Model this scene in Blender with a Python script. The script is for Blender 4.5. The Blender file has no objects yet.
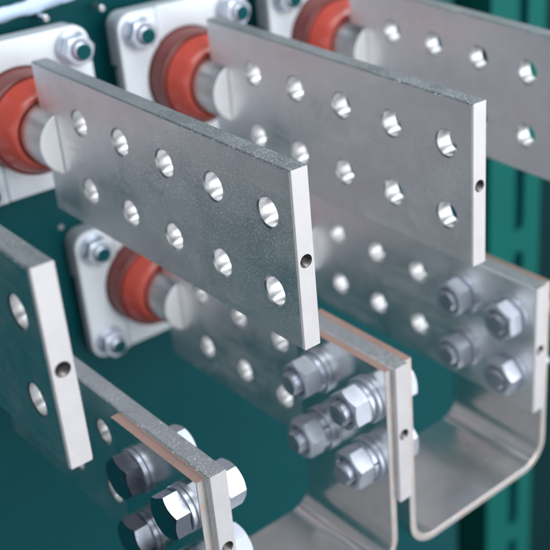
import bpy, bmesh, math, random
from mathutils import Matrix, Vector, noise

MM = 0.001                       # everything below is written in millimetres
SC = bpy.context.scene
COL = SC.collection
PI = math.pi

# ------------------------------------------------------------------ camera
ROT = ((0.7048537810, 0.7091249587, -0.0179705404),      # right
       (0.3159291122, -0.3365070533, -0.8871030375),     # down
       (-0.6351141184, 0.6196005133, -0.4612214875))     # forward
cam = bpy.data.cameras.new('camera')
co = bpy.data.objects.new('camera', cam)
COL.objects.link(co)
r_, d_, f_ = (Vector(v) for v in ROT)
m = Matrix((r_, -d_, -f_)).transposed().to_4x4()
m.translation = Vector((389.189, -288.922, 203.230)) * MM
co.matrix_world = m
cam.sensor_fit = 'HORIZONTAL'
cam.sensor_width = 36.0
cam.lens = 36.0 * 1103.3816 / 550.0
cam.shift_x = -(428.35 - 275.0) / 550.0
cam.shift_y = (256.26 - 275.0) / 550.0
cam.clip_start = 0.01
cam.clip_end = 100.0
cam.dof.use_dof = True
cam.dof.focus_distance = 0.552
cam.dof.aperture_fstop = 8.0
SC.camera = co

# ------------------------------------------------------------------ light of the hall
SC.view_settings.view_transform = 'Standard'
SC.view_settings.look = 'None'
SC.view_settings.gamma = 1.0
SC.view_settings.exposure = 0.0
SC.cycles.use_denoising = True
SC.cycles.max_bounces = 10
SC.cycles.sample_clamp_indirect = 6.0

world = bpy.data.worlds.new('World')
SC.world = world
world.use_nodes = True
wn, wl = world.node_tree.nodes, world.node_tree.links
bg = wn['Background']
tc = wn.new('ShaderNodeTexCoord')
dot = wn.new('ShaderNodeVectorMath')
dot.operation = 'DOT_PRODUCT'
wl.new(tc.outputs['Generated'], dot.inputs[0])
dot.inputs[1].default_value = Vector((0.80, 0.50, 0.25)).normalized()
mx = wn.new('ShaderNodeMapRange')
mx.inputs[1].default_value = -0.1
mx.inputs[2].default_value = 0.9
mx.interpolation_type = 'SMOOTHSTEP'
wl.new(dot.outputs['Value'], mx.inputs[0])
rmp = wn.new('ShaderNodeValToRGB')
rmp.color_ramp.elements[0].color = (0.022, 0.042, 0.050, 1)
rmp.color_ramp.elements[1].color = (0.62, 0.66, 0.72, 1)
wl.new(mx.outputs[0], rmp.inputs[0])
wl.new(rmp.outputs[0], bg.inputs[0])
bg.inputs[1].default_value = 1.0


def area(name, loc, target, sx, sy, power, col):
    l = bpy.data.lights.new(name, 'AREA')
    l.shape = 'RECTANGLE'
    l.size, l.size_y = sx, sy
    l.energy = power
    l.color = col
    o = bpy.data.objects.new(name, l)
    COL.objects.link(o)
    o.location = loc
    o.rotation_euler = (Vector(target) - Vector(loc)).to_track_quat('-Z', 'Y').to_euler()
    return o


area('window_light', (2.6, 0.1, 0.9), (-0.2, 0.05, -0.15), 1.5, 1.8, 72, (0.93, 0.965, 1.0))
for wy, wx in ((1.15, 2.3), (2.35, 1.5)):
    area('window_light', (wx, wy, 0.25), (-0.1, 0.1, -0.15), 0.85, 2.2, 24, (1.0, 0.985, 0.985))
for wy in (0.1, 1.3):
    area('ceiling_lamp', (0.5, wy, 2.4), (-0.1, wy * 0.5, -0.1), 3.0, 0.35, 36, (0.94, 0.98, 1.0))


# ------------------------------------------------------------------ materials
def new_mat(name):
    mt = bpy.data.materials.new(name)
    mt.use_nodes = True
    n, l = mt.node_tree.nodes, mt.node_tree.links
    return mt, n, l, n['Principled BSDF']


def add(n, t, **kw):
    x = n.new(t)
    for k, v in kw.items():
        setattr(x, k, v)
    return x


def metal(name, col, rough, grain=0.0, grain_scale=1800.0, smudge=0.06, aniso=None, tint=None, bump=0.0, metallic=1.0, streak=0.0):
    """Plated metal: cloudy roughness, optional crystalline grain that tips the normal cell by cell."""
    mt, n, l, b = new_mat(name)
    b.inputs['Metallic'].default_value = metallic
    tcn = add(n, 'ShaderNodeTexCoord')
    oi = add(n, 'ShaderNodeObjectInfo')
    off = add(n, 'ShaderNodeVectorMath', operation='MULTIPLY_ADD')
    l.new(oi.outputs['Random'], off.inputs[0])
    off.inputs[1].default_value = (3.1, 1.7, 2.3)
    l.new(tcn.outputs['Object'], off.inputs[2])
    nz = add(n, 'ShaderNodeTexNoise')
    nz.inputs['Scale'].default_value = 28.0
    nz.inputs['Detail'].default_value = 6.0
    nz.inputs['Roughness'].default_value = 0.65
    l.new(off.outputs[0], nz.inputs['Vector'])
    mr = add(n, 'ShaderNodeMapRange')
    mr.inputs[1].default_value, mr.inputs[2].default_value = 0.3, 0.7
    mr.inputs[3].default_value, mr.inputs[4].default_value = rough - smudge, rough + smudge
    l.new(nz.outputs['Fac'], mr.inputs[0])
    rout = mr.outputs[0]
    if streak > 0:
        ms = add(n, 'ShaderNodeMapping')
        ms.inputs['Scale'].default_value = (9, 9, 420)
        l.new(off.outputs[0], ms.inputs[0])
        ns = add(n, 'ShaderNodeTexNoise')
        ns.inputs['Scale'].default_value = 1.0
        ns.inputs['Detail'].default_value = 3.0
        l.new(ms.outputs[0], ns.inputs['Vector'])
        mm = add(n, 'ShaderNodeMath', operation='MULTIPLY_ADD')
        l.new(ns.outputs['Fac'], mm.inputs[0])
        mm.inputs[1].default_value = streak
        l.new(mr.outputs[0], mm.inputs[2])
        m5 = add(n, 'ShaderNodeMath', operation='SUBTRACT')
        l.new(mm.outputs[0], m5.inputs[0])
        m5.inputs[1].default_value = streak / 2
        # handling smears: broad soft patches drawn out along the bar
        mw = add(n, 'ShaderNodeMapping')
        mw.inputs['Scale'].default_value = (11, 30, 26)
        mw.inputs['Rotation'].default_value = (0, 0.35, 0)
        l.new(off.outputs[0], mw.inputs[0])
        nw = add(n, 'ShaderNodeTexNoise')
        nw.inputs['Scale'].default_value = 1.0
        nw.inputs['Detail'].default_value = 8.0
        nw.inputs['Roughness'].default_value = 0.7
        nw.inputs['Distortion'].default_value = 0.9
        l.new(mw.outputs[0], nw.inputs['Vector'])
        rw = add(n, 'ShaderNodeMapRange')
        rw.inputs[1].default_value, rw.inputs[2].default_value = 0.50, 0.68
        rw.inputs[3].default_value, rw.inputs[4].default_value = 0.0, 0.14
        l.new(nw.outputs['Fac'], rw.inputs[0])
        m6 = add(n, 'ShaderNodeMath', operation='ADD')
        l.new(m5.outputs[0], m6.inputs[0])
        l.new(rw.outputs[0], m6.inputs[1])
        rout = m6.outputs[0]
    l.new(rout, b.inputs['Roughness'])
    cr = add(n, 'ShaderNodeMix', data_type='RGBA')
    cr.inputs[6].default_value = (*[c * 0.86 for c in col], 1)
    cr.inputs[7].default_value = (*col, 1)
    n2 = add(n, 'ShaderNodeTexNoise')
    n2.inputs['Scale'].default_value = 95.0
    n2.inputs['Detail'].default_value = 5.0
    l.new(off.outputs[0], n2.inputs['Vector'])
    l.new(n2.outputs['Fac'], cr.inputs[0])
    out = cr.outputs[2]
    if tint:
        n3 = add(n, 'ShaderNodeTexNoise')
        n3.inputs['Scale'].default_value = 160.0
        n3.inputs['Detail'].default_value = 4.0
        l.new(off.outputs[0], n3.inputs['Vector'])
        m3 = add(n, 'ShaderNodeMapRange')
        m3.inputs[1].default_value, m3.inputs[2].default_value = 0.45, 0.72
        l.new(n3.outputs['Fac'], m3.inputs[0])
        c3 = add(n, 'ShaderNodeMix', data_type='RGBA')
        l.new(m3.outputs[0], c3.inputs[0])
        l.new(out, c3.inputs[6])
        c3.inputs[7].default_value = (*tint, 1)
        out = c3.outputs[2]
    l.new(out, b.inputs['Base Color'])
    if grain > 0:
        vo = add(n, 'ShaderNodeTexVoronoi')
        vo.inputs['Scale'].default_value = grain_scale
        l.new(off.outputs[0], vo.inputs['Vector'])
        sb = add(n, 'ShaderNodeVectorMath', operation='SUBTRACT')
        l.new(vo.outputs['Color'], sb.inputs[0])
        sb.inputs[1].default_value = (0.5, 0.5, 0.5)
        sc = add(n, 'ShaderNodeSeparateColor')
        l.new(vo.outputs['Color'], sc.inputs[0])
        pw = add(n, 'ShaderNodeMath', operation='POWER')
        l.new(sc.outputs[2], pw.inputs[0])
        pw.inputs[1].default_value = 5.0
        am = add(n, 'ShaderNodeMath', operation='MULTIPLY_ADD')
        l.new(pw.outputs[0], am.inputs[0])
        am.inputs[1].default_value = grain * 4.0
        am.inputs[2].default_value = grain
        cv = add(n, 'ShaderNodeVectorMath', operation='SCALE')
        l.new(sb.outputs[0], cv.inputs[0])
        l.new(am.outputs[0], cv.inputs['Scale'])
        ge = add(n, 'ShaderNodeNewGeometry')
        ma = add(n, 'ShaderNodeVectorMath', operation='ADD')
        l.new(cv.outputs[0], ma.inputs[0])
        l.new(ge.outputs['Normal'], ma.inputs[1])
        no = add(n, 'ShaderNodeVectorMath', operation='NORMALIZE')
        l.new(ma.outputs[0], no.inputs[0])
        l.new(no.outputs[0], b.inputs['Normal'])
    elif bump > 0:
        bp = add(n, 'ShaderNodeBump')
        bp.inputs['Strength'].default_value = bump
        bp.inputs['Distance'].default_value = 0.0004
        mp = add(n, 'ShaderNodeMapping')
        mp.inputs['Scale'].default_value = aniso or (900, 900, 900)
        l.new(off.outputs[0], mp.inputs[0])
        n4 = add(n, 'ShaderNodeTexNoise')
        n4.inputs['Scale'].default_value = 1.0
        n4.inputs['Detail'].default_value = 4.0
        l.new(mp.outputs[0], n4.inputs['Vector'])
        l.new(n4.outputs['Fac'], bp.inputs['Height'])
        l.new(bp.outputs[0], b.inputs['Normal'])
    return mt


def paint(name, col, rough, bump=0.08, scale=700.0, var=0.12, coat=0.0, spec=0.5):
    mt, n, l, b = new_mat(name)
    tcn = add(n, 'ShaderNodeTexCoord')
    nz = add(n, 'ShaderNodeTexNoise')
    nz.inputs['Scale'].default_value = 14.0
    nz.inputs['Detail'].default_value = 7.0
    l.new(tcn.outputs['Object'], nz.inputs['Vector'])
    cr = add(n, 'ShaderNodeMix', data_type='RGBA')
    cr.inputs[6].default_value = (*[c * (1 - var) for c in col], 1)
    cr.inputs[7].default_value = (*[min(1, c * (1 + var)) for c in col], 1)
    l.new(nz.outputs['Fac'], cr.inputs[0])
    l.new(cr.outputs[2], b.inputs['Base Color'])
    mr = add(n, 'ShaderNodeMapRange')
    mr.inputs[3].default_value, mr.inputs[4].default_value = max(0.03, rough - 0.08), rough + 0.08
    l.new(nz.outputs['Fac'], mr.inputs[0])
    l.new(mr.outputs[0], b.inputs['Roughness'])
    b.inputs['Coat Weight'].default_value = coat
    b.inputs['Specular IOR Level'].default_value = spec
    b.inputs['Coat Roughness'].default_value = 0.12
    n2 = add(n, 'ShaderNodeTexNoise')
    n2.inputs['Scale'].default_value = scale
    l.new(tcn.outputs['Object'], n2.inputs['Vector'])
    bp = add(n, 'ShaderNodeBump')
    bp.inputs['Strength'].default_value = bump
    bp.inputs['Distance'].default_value = 0.0005
    l.new(n2.outputs['Fac'], bp.inputs['Height'])
    l.new(bp.outputs[0], b.inputs['Normal'])
    return mt


TIN = metal('tinned_copper', (0.94, 0.94, 0.95), 0.41, grain=0.13, grain_scale=2300, smudge=0.10, streak=0.16)
TIN_TOP = metal('tinned_rough_edge', (0.88, 0.90, 0.93), 0.38, grain=0.46, grain_scale=2800, metallic=0.91)
TIN_END = metal('milled_end', (0.60, 0.585, 0.595), 0.60, bump=0.22, aniso=(500, 900, 300), metallic=0.65)
BORE = metal('bored_wall', (0.66, 0.665, 0.675), 0.36, bump=0.2, aniso=(250, 2500, 250))
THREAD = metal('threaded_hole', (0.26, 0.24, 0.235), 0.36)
STRAP = metal('tinned_strap', (0.88, 0.875, 0.87), 0.22, metallic=0.95, smudge=0.08, bump=0.03, aniso=(60, 60, 60))
STRAP_EDGE = metal('strap_edge', (0.92, 0.885, 0.85), 0.42, tint=(0.92, 0.72, 0.64), bump=0.2, aniso=(200, 900, 300), smudge=0.05)
COPPER = metal('bare_copper', (0.96, 0.63, 0.54), 0.36, metallic=0.82, bump=0.35, aniso=(1400, 300, 300))
ZINC = metal('zinc_plated_steel', (0.62, 0.665, 0.745), 0.40, smudge=0.09, bump=0.12, aniso=(500, 500, 500), metallic=0.86)
SHANK = metal('threaded_shank', (0.56, 0.59, 0.66), 0.34, smudge=0.08, bump=0.12, aniso=(500, 500, 500), metallic=0.92)
STEEL = metal('dark_steel_head', (0.36, 0.38, 0.44), 0.26, smudge=0.08, bump=0.1, aniso=(500, 500, 500))
FACE = metal('turned_face', (0.82, 0.825, 0.83), 0.5, metallic=0.35, bump=0.05)
SILVER = metal('turned_conductor', (0.70, 0.70, 0.695), 0.33, bump=0.12, aniso=(1600, 60, 60))
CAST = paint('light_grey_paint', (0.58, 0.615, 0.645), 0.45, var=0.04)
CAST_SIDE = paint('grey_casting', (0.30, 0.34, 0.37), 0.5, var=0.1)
RED = paint('red_epoxy', (0.44, 0.066, 0.046), 0.30, bump=0.03, scale=300, var=0.06, coat=0.3)
MAROON = paint('maroon_gasket', (0.15, 0.033, 0.030), 0.38, bump=0.03, scale=300, var=0.1)
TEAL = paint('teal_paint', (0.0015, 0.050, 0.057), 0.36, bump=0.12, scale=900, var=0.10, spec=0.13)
TEAL_BRIGHT = paint('green_teal_paint', (0.003, 0.088, 0.076), 0.5, bump=0.1, scale=900, var=0.08, spec=0.08)
DARK_TEAL = paint('deep_teal_paint', (0.0015, 0.022, 0.024), 0.6, var=0.1, spec=0.06)
PALE = paint('pale_blue_sheet', (0.42, 0.53, 0.68), 0.45, bump=0.4, scale=60, var=0.12)


# ------------------------------------------------------------------ helpers
def obj(name, bm, mats, parent=None, smooth=None):
    bmesh.ops.recalc_face_normals(bm, faces=bm.faces)
    me = bpy.data.meshes.new(name)
    bm.to_mesh(me)
    bm.free()
    for mt in (mats if isinstance(mats, (list, tuple)) else [mats]):
        me.materials.append(mt)
    if smooth is not None:
        me.shade_smooth()
        try:
            me.set_sharp_from_angle(angle=math.radians(smooth))
        except Exception:
            pass
    o = bpy.data.objects.new(name, me)
    COL.objects.link(o)
    o.parent = parent
    return o


def tag(o, label, cat, group=None):
    o['label'] = label
    o['category'] = cat
    if group:
        o['group'] = group
    return o


def empty(name, loc, label, cat, group=None):
    o = bpy.data.objects.new(name, None)
    o.empty_display_size = 0.02
    COL.objects.link(o)
    o.location = Vector(loc) * MM
    return tag(o, label, cat, group)


def V(x, y, z):
    return (x * MM, y * MM, z * MM)


def bridge(bm, a, b, mi=0, closed=True):
    n = len(a)
    fs = []
    for i in range(n if closed else n - 1):
        j = (i + 1) % n
        f = bm.faces.new((a[i], a[j], b[j], b[i]))
        f.material_index = mi
        fs.append(f)
    return fs


def fill_loops(bm, loops, mi=0):
    """Flat cap between an outline and the loops inside it."""
    es = []
    for lp in loops:
        for i in range(len(lp)):
            a, b = lp[i], lp[(i + 1) % len(lp)]
            es.append(bm.edges.get((a, b)) or bm.edges.new((a, b)))
    r = bmesh.ops.triangle_fill(bm, use_beauty=True, use_dissolve=False, edges=es)
    for g in r['geom']:
        if isinstance(g, bmesh.types.BMFace):
            g.material_index = mi


def lathe(bm, prof, axis='Y', seg=48, c=(0, 0, 0), mi=0, cap0=True, cap1=True, mis=None):
    """prof = [(t along the axis, radius)]"""
    rings = []
    for t, r in prof:
        ring = []
        for i in range(seg):
            a = 2 * PI * i / seg
            u, w = r * math.cos(a), r * math.sin(a)
            p = {'X': (t, u, w), 'Y': (w, t, u), 'Z': (u, w, t)}[axis]
            ring.append(bm.verts.new(V(p[0] + c[0], p[1] + c[1], p[2] + c[2])))
        rings.append(ring)
    for k in range(len(rings) - 1):
        bridge(bm, rings[k], rings[k + 1], mis[k] if mis else mi)
    if cap0:
        bm.faces.new(rings[0]).material_index = mis[0] if mis else mi
    if cap1:
        bm.faces.new(rings[-1]).material_index = mis[-1] if mis else mi
    return rings


def ring_lathe(bm, prof, axis='Y', seg=48, c=(0, 0, 0), gap=None, lift=0.0):
    """closed cross-section swept round the axis; gap leaves a split, lift makes a spring washer's rise"""
    n = seg
    a0, a1 = (0, 2 * PI) if gap is None else (gap, 2 * PI - gap)
    rings = []
    for i in range(n + (1 if gap else 0)):
        a = a0 + (a1 - a0) * i / n
        ring = []
        for t, r in prof:
            tt = t + lift * (i / n - 0.5)
            u, w = r * math.cos(a), r * math.sin(a)
            p = {'X': (tt, u, w), 'Y': (w, tt, u), 'Z': (u, w, tt)}[axis]
            ring.append(bm.verts.new(V(p[0] + c[0], p[1] + c[1], p[2] + c[2])))
        rings.append(ring)
    for i in range(len(rings) - (1 if gap else 0)):
        bridge(bm, rings[i], rings[(i + 1) % len(rings)])
    if gap:
        bm.faces.new(rings[0])
        bm.faces.new(rings[-1])


def box(bm, x0, x1, y0, y1, z0, z1, bev=0.0, mi=0, seg=2):
    vs = [bm.verts.new(V(x, y, z)) for x in (x0, x1) for y in (y0, y1) for z in (z0, z1)]
    fs = []
    for q in ((0, 1, 3, 2), (4, 6, 7, 5), (0, 4, 5, 1), (2, 3, 7, 6), (0, 2, 6, 4), (1, 5, 7, 3)):
        f = bm.faces.new([vs[i] for i in q])
        f.material_index = mi
        fs.append(f)
    bmesh.ops.recalc_face_normals(bm, faces=fs)
    if bev > 0:
        es = list({e for f in fs for e in f.edges})
        bmesh.ops.bevel(bm, geom=es, offset=bev * MM, segments=seg, affect='EDGES', profile=0.5)


def hexagon(bm, af, t0, t1, axis='Y', c=(0, 0, 0), turn=0.0, ch0=True, ch1=True, bore=0.0):
    """hexagonal nut or head between t0 and t1 with turned chamfers"""
    N = 72
    top = (af / 2) * 0.95

    def rho(i):
        a = (2 * PI * i / N) % (PI / 3)
        return (af / 2) / math.cos(a - PI / 6)

    def ring(fr, ft):
        out = []
        for i in range(N):
            a = 2 * PI * i / N + turn
            r, t = fr(i), ft(i)
            u, w = r * math.cos(a), r * math.sin(a)
            p = {'X': (t, u, w), 'Y': (w, t, u), 'Z': (u, w, t)}[axis]
            out.append(bm.verts.new(V(p[0] + c[0], p[1] + c[1], p[2] + c[2])))
        return out
    s = 1 if t1 > t0 else -1
    k = math.tan(math.radians(30))
    rings = []
    if ch0:
        rings.append(ring(lambda i: top, lambda i: t0))
        rings.append(ring(rho, lambda i: t0 + s * k * (rho(i) - top)))
    else:
        rings.append(ring(rho, lambda i: t0))
    if ch1:
        rings.append(ring(rho, lambda i: t1 - s * k * (rho(i) - top)))
        rings.append(ring(lambda i: top, lambda i: t1))
    else:
        rings.append(ring(rho, lambda i: t1))
    for a, b in zip(rings, rings[1:]):
        bridge(bm, a, b)
    bm.faces.new(rings[0])
    if bore > 0:
        i0 = ring(lambda i: bore + 1.3, lambda i: t1)
        i1 = ring(lambda i: bore + 0.5, lambda i: t1 - s * 1.0)
        i2 = ring(lambda i: bore + 0.5, lambda i: t1 - s * 4.5)
        bridge(bm, rings[-1], i0)
        bridge(bm, i0, i1)
        bridge(bm, i1, i2)
        bm.faces.new(i2)
    else:
        bm.faces.new(rings[-1])


# ------------------------------------------------------------------ dimensions recovered from the photograph
T, H, LB = 11.5, 100.0, 255.3          # flag bar: thickness, height, length
PITCH = 130.1
HE, HS, R1, R2 = 20.83, 46.15, 28.0, 72.8    # holes: from the end, spacing, two rows
HOLE = 7.9
CR, SHIFT = 21.4, 2.4             # conductor radius; its axis sits a little beyond the bar's middle
LX, LY, LZ = -17.15, 76.3, -157.0      # lower row against the upper row


# ------------------------------------------------------------------ setting: the teal tank wall
def build_setting():
    bm = bmesh.new()
    box(bm, -350, -332, -1100, 455, -1300, 30, 2.0)
    o = obj('back_wall', bm, TEAL)
    o['kind'] = 'structure'
    bm = bmesh.new()
    box(bm, -480, -470, 300, 1500, -1600, 400, 0)
    o = obj('recess_wall', bm, DARK_TEAL)
    o['kind'] = 'structure'


build_setting()


def slot_plate(bm, x0, x1, y0, y1, z0, z1, slots, mi=0):
    """upright plate (faces +x) punched with round-ended slots (yc, zc, half width, half length)"""
    front, back = [], []
    for x, dst in ((x1, front), (x0, back)):
        dst.append([bm.verts.new(V(x, y, z)) for y, z in ((y0, z0), (y1, z0), (y1, z1), (y0, z1))])
        for yc, zc, hw, hl in slots:
            lp = []
            for i in range(24):
                a = 2 * PI * i / 24
                zz = (hl - hw) * (1 if math.sin(a) >= 0 else -1)
                lp.append(bm.verts.new(V(x, yc + hw * math.cos(a), zc + zz + hw * math.sin(a))))
            dst.append(lp)
    fill_loops(bm, front, mi)
    fill_loops(bm, back, mi)
    for a, b in zip(front, back):
        bridge(bm, a, b, mi)


def mounting_rail(y0, y1, yslot, label, x=-332):
    t = empty('mounting_rail', (x, (y0 + y1) / 2, -1200), label, 'rail')
    bm = bmesh.new()
    slots = [(yslot, z, 8.5, 40) for z in range(-1150, 200, 106)]
    slot_plate(bm, x - 3, x, y0, y1, -1300, 250, slots)
    o = obj('web', bm, TEAL_BRIGHT, t)
    bm = bmesh.new()
    box(bm, x - 9, x - 7, y0 + 4, y1 - 4, -1300, 250, 0)
    k = obj('backing', bm, TEAL, t)
    k.location = -t.location
    for yy in (y0, y1 - 3):
        bm = bmesh.new()
        box(bm, x - 60, x - 3.2, yy, yy + 3, -1300, 250, 0.6)
        f = obj('flange', bm, TEAL_BRIGHT, t)
        f.location = -t.location
    o.location = -t.location
    return t


mounting_rail(508, 592, 556, 'tall teal upright with punched slots behind the right-hand bars', x=-332)


def film(p0, p1, label):
    """crumpled pale film lying along the top of the wall"""
    bm = bmesh.new()
    n, mseg = 60, 12
    a, b = Vector(p0), Vector(p1)
    rings = []
    for i in range(n + 1):
        c = a.lerp(b, i / n)
        ring = []
        for k in range(mseg):
            an = 2 * PI * k / mseg
            w = 1 + 0.35 * noise.noise(Vector((i * 0.21, math.cos(an) * 1.3, math.sin(an) * 1.3)))
            ring.append(bm.verts.new(V(c.x + 3 * math.cos(an) * w, c.y, c.z + 4.6 * math.sin(an) * w)))
        rings.append(ring)
    for p, q in zip(rings, rings[1:]):
        bridge(bm, p, q)
    bm.faces.new(rings[0])
    bm.faces.new(rings[-1])
    o = obj('plastic_film', bm, PALE, smooth=60)
    return tag(o, label, 'film')


film((-327, -60, 3.5), (-327, 120, 22.5), 'blurred pale blue film strip above the upper left flange')

# ------------------------------------------------------------------ bushings
def stadium_rect(y0, y1, z0, z1, r, seg=8, corners=(1, 1, 1, 1)):
    """rounded outline, anticlockwise from the lower right corner; corners = LR, UR, UL, LL"""
    pts = []
    data = ((y1, z0, -PI / 2, 1, -1), (y1, z1, 0, 1, 1), (y0, z1, PI / 2, -1, 1), (y0, z0, PI, -1, -1))
    for (y, z, a0, sy, sz), c in zip(data, corners):
        rr = r if c else 0.8
        cy, cz = y - sy * rr, z - sz * rr
        for i in range(seg + 1):
            a = a0 + (PI / 2) * i / seg
            pts.append((cy + rr * math.cos(a), cz + rr * math.sin(a)))
    return pts


def prism(bm, pts, x0, x1, bev=1.2, mi=0, side=0):
    """outline in the y-z plane given thickness along x, front edge rounded"""
    def inset(d):
        n = len(pts)
        out = []
        for i in range(n):
            p0, p1, p2 = Vector(pts[i - 1]), Vector(pts[i]), Vector(pts[(i + 1) % n])
            e1, e2 = (p1 - p0), (p2 - p1)
            if e1.length < 1e-6 or e2.length < 1e-6:
                e1 = e2 = (p2 - p0)
            n1 = Vector((-e1.y, e1.x)).normalized()
            n2 = Vector((-e2.y, e2.x)).normalized()
            k = n1 + n2
            k = k / max(0.25, k.length_squared) * 2
            out.append(p1 + k * d)
        return out
    rings = []
    for x, d in ((x0, 0), (x1 - bev, 0), (x1 - bev * 0.3, bev * 0.3), (x1, bev)):
        q = inset(d) if d else [Vector(p) for p in pts]
        rings.append([bm.verts.new(V(x, p.x, p.y)) for p in q])
    for k, (a, b) in enumerate(zip(rings, rings[1:])):
        bridge(bm, a, b, side if k == 0 else mi)
    fill_loops(bm, [rings[0]], side)
    fill_loops(bm, [rings[-1]], mi)


def side_clamp_outline(s):
    """outline of a clamp plate beside the bushing: straight inner edge with the round bite for the insulator"""
    pts = stadium_rect(-54, -22.6, -54, 54, 12, corners=(0, 0, 1, 1))
    res = []
    R = 35.5
    zc = math.sqrt(R * R - 22.6 * 22.6)
    # points come: LR corner, UR corner, UL corner, LL corner
    k = len(pts) // 4
    res += pts[:k]
    a0 = math.atan2(-zc, -22.6)
    a1 = math.atan2(zc, -22.6)
    if a0 < 0:
        a0 += 2 * PI
    for i in range(15):
        a = a0 + (a1 - a0) * i / 14
        res.append((R * math.cos(a), R * math.sin(a)))
    res += pts[k:]
    if s > 0:
        res = [(-y, z) for y, z in reversed(res)]
    return res


def make_bushing():
    t = empty('bushing', (0, 0, 0), '', 'bushing', 'red bushings in grey flange plates along the teal wall')
    # x = 0 is the front of the plate
    bm = bmesh.new()
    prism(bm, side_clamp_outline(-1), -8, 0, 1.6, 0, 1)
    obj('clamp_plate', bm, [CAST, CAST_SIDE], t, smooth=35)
    bm = bmesh.new()
    pts = stadium_rect(-22.0, 54, -54, 54, 12, corners=(1, 1, 0, 0))
    k = len(pts) // 4
    R = 35.5
    zc = math.sqrt(R * R - 22.0 * 22.0)
    a0, a1 = math.atan2(zc, -22.0), math.atan2(-zc, -22.0)
    res = pts[:3 * k]
    for i in range(49):
        a = a0 + (a1 - a0) * i / 48
        res.append((R * math.cos(a), R * math.sin(a)))
    res += pts[3 * k:]
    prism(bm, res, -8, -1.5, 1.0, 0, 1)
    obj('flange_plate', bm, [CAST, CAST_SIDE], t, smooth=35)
    # backing block in two steps
    bm = bmesh.new()
    prism(bm, stadium_rect(-52.5, 52.5, 15, 53, 10, corners=(0, 1, 1, 0)), -18, -8.2, 0.8)
    prism(bm, stadium_rect(-50.5, 50.5, -53, 12, 10, corners=(1, 0, 0, 1)), -18, -8.2, 0.8)
    obj('backing_block', bm, CAST_SIDE, t, smooth=35)
    bm = bmesh.new()
    lathe(bm, [(8, 30.0), (16.5, 31.8), (18.0, 32.2), (19.2, 31.7), (22.0, 30.6), (25.4, 29.2), (29, 27.4), (31.4, 26.0),
               (32.4, 25.0), (32.3, 22.6), (29, 21.5)], 'X', 96, cap0=True, cap1=True)
    obj('insulator', bm, RED, t, smooth=28)
    bm = bmesh.new()
    lathe(bm, [(-16, 34.7), (14.6, 34.7), (16.0, 34.3), (16.4, 33.4), (15.5, 32.0)], 'X', 96)
    obj('gasket', bm, MAROON, t, smooth=28)
    bm = bmesh.new()
    lathe(bm, [(20, CR), (38, CR)], 'X', 96)
    for sg in (-1, 1):                        # two cheeks either side of the slot that takes the bar
        rings = []
        for x, rr in ((38.0, CR), (59.4, CR), (60, CR - 0.6)):
            f0 = T / 2 + 0.2 - sg * SHIFT + (CR - rr) * 0.5
            a0 = math.acos(f0 / rr)
            rings.append([bm.verts.new(V(x, sg * rr * math.cos(a), rr * math.sin(a)))
                          for a in [-a0 + 2 * a0 * i / 40 for i in range(41)]])
        bridge(bm, rings[0], rings[1], 0)
        bridge(bm, rings[1], rings[2], 1)
        bm.faces.new(rings[2]).material_index = 1
    obj('conductor', bm, [SILVER, FACE], t, smooth=30)
    for y, z in ((-52.5, 55.5), (35, 57.0)):
        bm = bmesh.new()
        lathe(bm, [(-30, 2.3), (-20, 2.3), (-19.6, 1.9)], 'X', 24, (0, y, z))
        obj('anchor_pin', bm, SILVER, t, smooth=30)
    for y in (-40, 40):
        for z in (-40, 40):
            turn = random.uniform(0, PI / 3)
            bm = bmesh.new()
            hexagon(bm, 19, 2.4, 12.0, 'X', (0, y, z), turn, bore=5.9)
            nt = obj('nut', bm, ZINC, t, smooth=25)
            bm = bmesh.new()
            ring_lathe(bm, [(0.1, 6.2), (0.1, 11.6), (0.7, 12.0), (2.0, 12.0), (2.4, 11.6), (2.4, 6.2)], 'X', 48, (0, y, z))
            obj('washer', bm, ZINC, nt, smooth=30)
            bm = bmesh.new()
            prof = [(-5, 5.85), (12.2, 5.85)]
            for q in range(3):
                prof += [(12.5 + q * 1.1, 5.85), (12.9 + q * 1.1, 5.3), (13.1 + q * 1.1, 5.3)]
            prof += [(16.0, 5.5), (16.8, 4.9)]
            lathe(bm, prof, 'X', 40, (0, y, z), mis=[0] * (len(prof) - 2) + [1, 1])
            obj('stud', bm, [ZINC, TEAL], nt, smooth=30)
    return t


def copy_tree(o, parent=None):
    c = o.copy()
    COL.objects.link(c)
    c.parent = parent
    for ch in o.children:
        copy_tree(ch, c)
    return c


random.seed(4)
BUSH = make_bushing()
FX = -295.0
spots = [
    (FX, PITCH * 0 + T / 2 - 0.1, -50, 'red bushing in pale flange at upper left, carrying the nearest full bar'),
    (FX, PITCH * 1 + T / 2 - 0.75, -50, 'red bushing in pale flange at top centre, behind the middle upper bar'),
    (FX, PITCH * 2 + T / 2 - 1.0, -50, 'red bushing cut by the top edge, carrying the farthest upper bar'),
    (FX + LX, LY + T / 2 + 1.57, LZ - 50, 'red bushing in pale flange below the nearest full bar, two nuts in view'),
    (FX, PITCH * -1 + T / 2 + 0.7, -50, 'red bushing past the left edge, carrying the cropped upper bar'),
    (FX + LX, LY + PITCH + T / 2 + 2.3, LZ - 50, 'red bushing hidden behind the middle upper bar, carrying the far lower bar'),
    (FX + LX, LY - PITCH + T / 2 - 1.6, LZ - 50, 'red bushing past the left edge, carrying the lowest bar'),
]
for i, (x, y, z, lab) in enumerate(spots):
    b = BUSH if i == 0 else copy_tree(BUSH)
    b.location = Vector((x, y + SHIFT, z)) * MM
    b['label'] = lab


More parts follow.
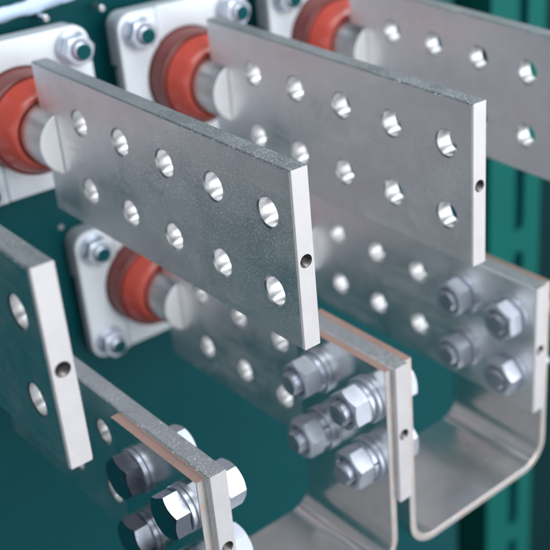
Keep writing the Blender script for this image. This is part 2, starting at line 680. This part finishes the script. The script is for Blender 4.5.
# ------------------------------------------------------------------ flag bars
def bar_mesh():
    """local frame: x from the back end (0) to the free end (LB), y 0..T, z -H..0"""
    bm = bmesh.new()
    bv = 0.9

    def outline(d):
        return [(d, -H + d), (LB - d, -H + d), (LB - d, -d), (d, -d)]

    def circ(cx, cz, r, n=40):
        return [(cx + r * math.cos(2 * PI * i / n), cz + r * math.sin(2 * PI * i / n)) for i in range(n)]
    holes = [(LB - HE - HS * k, z) for k in range(5) for z in (-R1, -R2)]
    layers = []
    for y, d, hr in ((0, bv, 0.9), (0.8, 0, 0.0), (T - 0.8, 0, 0.0), (T, bv, 0.9)):
        lp = [[bm.verts.new(V(x, y, z)) for x, z in outline(d)]]
        for cx, cz in holes:
            lp.append([bm.verts.new(V(x, y, z)) for x, z in circ(cx, cz, HOLE + hr)])
        layers.append(lp)
    fill_loops(bm, layers[0], 0)
    fill_loops(bm, layers[3], 0)
    # hole walls
    for h in range(1, len(holes) + 1):
        for k in range(3):
            for f in bridge(bm, layers[k][h], layers[k + 1][h], 3):
                f.smooth = True
        for k in range(4):
            lp = layers[k][h]
            for i in range(len(lp)):
                bm.edges.get((lp[i - 1], lp[i])).smooth = False
    # bevels and edges; outline sides: 0 bottom, 1 free end, 2 top, 3 back
    side_mat = (1, 2, 1, 2)
    for k in (0, 2):
        for i in range(4):
            j = (i + 1) % 4
            f = bm.faces.new((layers[k][0][i], layers[k][0][j], layers[k + 1][0][j], layers[k + 1][0][i]))
            f.material_index = side_mat[i]
    a, b = layers[1][0], layers[2][0]
    # threaded hole in the free end
    cy, cz = T / 2, -H / 2
    n = 32
    loops = []
    prof = [(0, 3.75), (0.5, 3.45)]
    x = 0.5
    while x < 17:
        prof += [(x + 0.55, 2.95), (x + 0.70, 2.95), (x + 1.2, 3.45), (x + 1.3, 3.45)]
        x += 1.3
    for dx, r in prof:
        ring = []
        for i in range(n):
            an = 2 * PI * i / n
            lead = 0 if dx < 0.4 else 1.3 * (i / n - 0.5) * 0.5
            ring.append(bm.verts.new(V(LB - dx - max(-0.4, lead), cy + r * math.cos(an), cz + r * math.sin(an))))
        loops.append(ring)
    for p, q in zip(loops, loops[1:]):
        bridge(bm, p, q, 4)
    bm.faces.new(loops[-1]).material_index = 4
    for i in range(4):
        j = (i + 1) % 4
        if i == 1:
            fill_loops(bm, [[a[1], a[2], b[2], b[1]], loops[0]], 2)
        else:
            f = bm.faces.new((a[i], a[j], b[j], b[i]))
            f.material_index = side_mat[i]
    bmesh.ops.recalc_face_normals(bm, faces=bm.faces)
    me = bpy.data.meshes.new('busbar')
    bm.to_mesh(me)
    bm.free()
    for mt in (TIN, TIN_TOP, TIN_END, BORE, THREAD):
        me.materials.append(mt)
    return me


BAR = bar_mesh()
BARPOS = {}
bars = [
    ('U0', 0, -1, (0.62, 0.9 - 0, -0.59), -1.08, 'cropped tinned bar in front of the left edge, pale end facing out'),
    ('U1', 0, 0, (-0.23, -0.2, -0.15), 0.30, 'sharp grey bar in the middle with ten open holes and a threaded end'),
    ('U2', 0, 1, (-0.02, -0.54, -0.26), -1.15, 'upper grey bar right of centre, ten holes, nothing bolted to it'),
    ('U3', 0, 2, (-0.36, -0.16, 1.0), -4.41, 'farthest grey bar running out of the top right corner'),
    ('L0', 1, -1, (1.43, -1.60, -1.85), 0, 'lowest bar at bottom left, dark teal face, hex bolt heads near its end'),
    ('L1', 1, 0, (-0.03, 1.57, 0.72), 0, 'lower middle bar clamped between two copper straps at its end'),
    ('L2', 1, 1, (-1.4, 2.3, 1.13), 0, 'lower right bar with four bright nuts directly on its face'),
]
for key, lo, i, q, yaw, lab in bars:
    o = bpy.data.objects.new('busbar', BAR)
    COL.objects.link(o)
    p = Vector(((LX if lo else 0) - LB + q[0], i * PITCH + (LY if lo else 0) + q[1], (LZ if lo else 0) + q[2]))
    BARPOS[key] = p
    o.location = p * MM
    o.rotation_euler = (0, 0, yaw / 100)
    tag(o, lab, 'busbar', 'drilled flag bars standing out from the wall')

# ------------------------------------------------------------------ U-shaped straps
ST = 5.0
SX0, SX1 = -105.0, -20.3


def strap(ya, yb, top_a, top_b, zbot, rad, label):
    """ya, yb = outer faces of the two legs; bent strip of thickness ST"""
    t = empty('connecting_strap', ((SX0 + SX1) / 2, (ya + yb) / 2, zbot), label, 'strap', 'U-shaped copper straps linking neighbouring lower bars')
    out, inn = [], []

    def path(off, dst):
        y0, y1, zb = ya + off, yb - off, zbot + off
        r = rad - off
        dst.append((y0, top_a))
        for k in range(1, 8):
            dst.append((y0, top_a + (zb + r - top_a) * k / 8))
        for k in range(13):
            a = PI + (PI / 2) * k / 12
            dst.append((y0 + r + r * math.cos(a), zb + r + r * math.sin(a)))
        for k in range(1, 8):
            dst.append((y0 + r + (y1 - y0 - 2 * r) * k / 8, zb))
        for k in range(13):
            a = -PI / 2 + (PI / 2) * k / 12
            dst.append((y1 - r + r * math.cos(a), zb + r + r * math.sin(a)))
        for k in range(1, 8):
            dst.append((y1, zb + r + (top_b - zb - r) * k / 8))
        dst.append((y1, top_b))
    path(0, out)
    path(ST, inn)
    bm = bmesh.new()
    n = len(out)
    e = 0.25

    def mk(x, pts):
        return [bm.verts.new(V(x, y, z)) for y, z in pts]

    def lerp(a, b, k):
        return [(p[0] + (q[0] - p[0]) * k, p[1] + (q[1] - p[1]) * k) for p, q in zip(a, b)]
    o1, i1 = lerp(out, inn, e / ST), lerp(inn, out, e / ST)
    R = [mk(SX0 + e, out), mk(SX1 - e, out), mk(SX1, o1), mk(SX1, i1), mk(SX1 - e, inn), mk(SX0 + e, inn), mk(SX0, i1), mk(SX0, o1)]
    mats = (0, 1, 1, 1, 0, 1, 1, 1)
    for k in range(8):
        a, b = R[k], R[(k + 1) % 8]
        bridge(bm, a, b, mats[k], closed=False)
    for idx in (0, n - 1):
        f = bm.faces.new([r[idx] for r in R])
        f.material_index = 2
    o = obj('bent_strip', bm, [STRAP, STRAP_EDGE, COPPER], t, smooth=30)
    o.location = -t.location
    return t


yl = {k: BARPOS[k].y for k in BARPOS}
strap(yl['L1'] + T + 0.05, yl['L2'] + T + ST + 0.05, -156.6, -156.2, -307.0, 22,
      'bright U-shaped strap joining the lower middle bar to the lower right bar')
strap(yl['L0'] - ST - 0.05, yl['L1'] - 0.05, -161.8, -157.2, -307.0, 22,
      'U-shaped strap under the lowest bar, its other leg on the lower middle bar')


# ------------------------------------------------------------------ bolts
def make_bolt(g, over, head_spring, nut_spring, head_flat=True):
    """axis +y from the head side: clamped stack lies in y 0..g; head at negative y"""
    t = empty('hex_bolt', (0, 0, 0), '', 'bolt', 'hex bolts clamping straps to the lower bars')

    def stack(base, s, spring, rw, flat=True):
        """flat washer and, where the photo shows one, a spring washer; returns where the hexagon starts"""
        if not flat:
            return base + s * 0.08
        bm = bmesh.new()
        y0, y1 = base + s * 0.05, base + s * 3.1
        ring_lathe(bm, [(y0, 8.2), (y0, rw - .4), (y0 + s * 0.4, rw), (y1 - s * 0.4, rw), (y1, rw - .4), (y1, 8.2)], 'Y', 64)
        obj('washer', bm, ZINC, t, smooth=30)
        if not spring:
            return y1 + s * 0.15
        bm = bmesh.new()
        y0, y1 = base + s * 3.15, base + s * 6.5
        ring_lathe(bm, [(y0, 8.2), (y0, 12.2), (y0 + s * 0.3, 12.5), (y1 - s * 0.3, 12.5), (y1, 12.2), (y1, 8.2)], 'Y', 56, gap=0.06)
        obj('spring_washer', bm, ZINC, t, smooth=30)
        return y1 + s * 0.1
    h0 = stack(0, -1, head_spring, 13.9, head_flat)
    n0 = stack(g, 1, nut_spring, 15.1)
    bm = bmesh.new()
    hexagon(bm, 24, h0, h0 - 10, 'Y', (0, 0, 0), 0.0, ch0=False)
    # raised forge marks: two worn pairs of rounded characters near the rim
    for a in (0.35, PI + 0.35):
        for da in (-0.2, 0.2):
            for rr in (6.0, 7.7):
                cx, cz = rr * math.sin(a + da), rr * math.cos(a + da)
                ring_lathe(bm, [(h0 - 9.95, 0.35), (h0 - 10.14, 0.5), (h0 - 10.14, 0.75), (h0 - 9.95, 0.9)], 'Y', 12, (cx, 0, cz))
    obj('head', bm, STEEL if over <= 0 else ZINC, t, smooth=25)
    bm = bmesh.new()
    hexagon(bm, 24, n0, n0 + 12.8, 'Y', (0, 0, 0), 0.0, bore=7.9)
    obj('nut', bm, ZINC, t, smooth=25)
    bm = bmesh.new()
    y = n0 + 11.0
    e = n0 + 13.0 + over
    prof = [(-5, 7.6), (y, 7.6)]
    while y < e - 1.2:
        prof += [(y + 0.4, 7.0), (y + 0.7, 7.0), (y + 1.2, 7.8), (y + 1.4, 7.8)]
        y += 1.4
    prof += [(y + 0.3, 7.2), (y + 1.2, 6.3)]
    lathe(bm, prof, 'Y', 48)
    obj('shank', bm, SHANK, t, smooth=30)
    return t


bolt_defs = [
    # bar, stack start (from the head side), grip, head side (-1 = left)
    ('L0', -ST - 0.05, T + ST + 0.05, -1, -2.5, False, False),
    ('L1', -ST - 0.05, T + 2 * ST + 0.1, 1, 4.5, False, True),
    ('L2', 0, T + ST + 0.05, 1, 2.0, False, False),
]
blabels = {
    ('L0', 0, 0): 'nearest upper hex bolt on the lowest bar, head facing left',
    ('L0', 1, 0): 'hex bolt on the lowest bar beside an open hole, farther upper one',
    ('L0', 0, 1): 'hex bolt at the bottom corner of the lowest bar, near its end',
    ('L0', 1, 1): 'hex bolt on the lowest bar touching the bottom edge, farther lower one',
    ('L1', 0, 0): 'nut and stud at the top of the lower middle bar, beside its end',
    ('L1', 1, 0): 'nut and stud just under the corner of the sharp grey bar',
    ('L1', 0, 1): 'nut and stud low on the lower middle bar, beside its end',
    ('L1', 1, 1): 'darker nut and stud low on the lower middle bar, farther from its end',
    ('L2', 0, 0): 'bright nut at the top corner of the lower right bar, nearest its end',
    ('L2', 1, 0): 'bright nut on the lower right bar, just right of the hanging bar corner',
    ('L2', 0, 1): 'bright nut at the bottom corner of the lower right bar, nearest its end',
    ('L2', 1, 1): 'bright nut on the lower right bar, lower one farther from its end',
}
for key, s0, g, side, over, hsp, nsp in bolt_defs:
    proto = make_bolt(g, over, hsp, nsp, key == 'L0')
    first = True
    for c in (0, 1):
        for r in (0, 1):
            o = proto if first else copy_tree(proto)
            first = False
            p = BARPOS[key]
            x = p.x + LB - HE - HS * c
            z = p.z - (R1, R2)[r]
            if side < 0:
                o.location = Vector((x, p.y + s0, z)) * MM
                base = 0
            else:
                o.location = Vector((x, p.y + s0 + g, z)) * MM
                base = PI
            o.rotation_euler = (0, 0, base)
            # each nut and head stops at its own angle
            for ch in o.children:
                if ch.name.startswith(('head', 'nut', 'spring_washer')):
                    ch.rotation_euler = (0, random.uniform(0, PI / 3) if not ch.name.startswith('spring') else random.uniform(0, 6.28), 0)
            o['label'] = blabels[(key, c, r)]
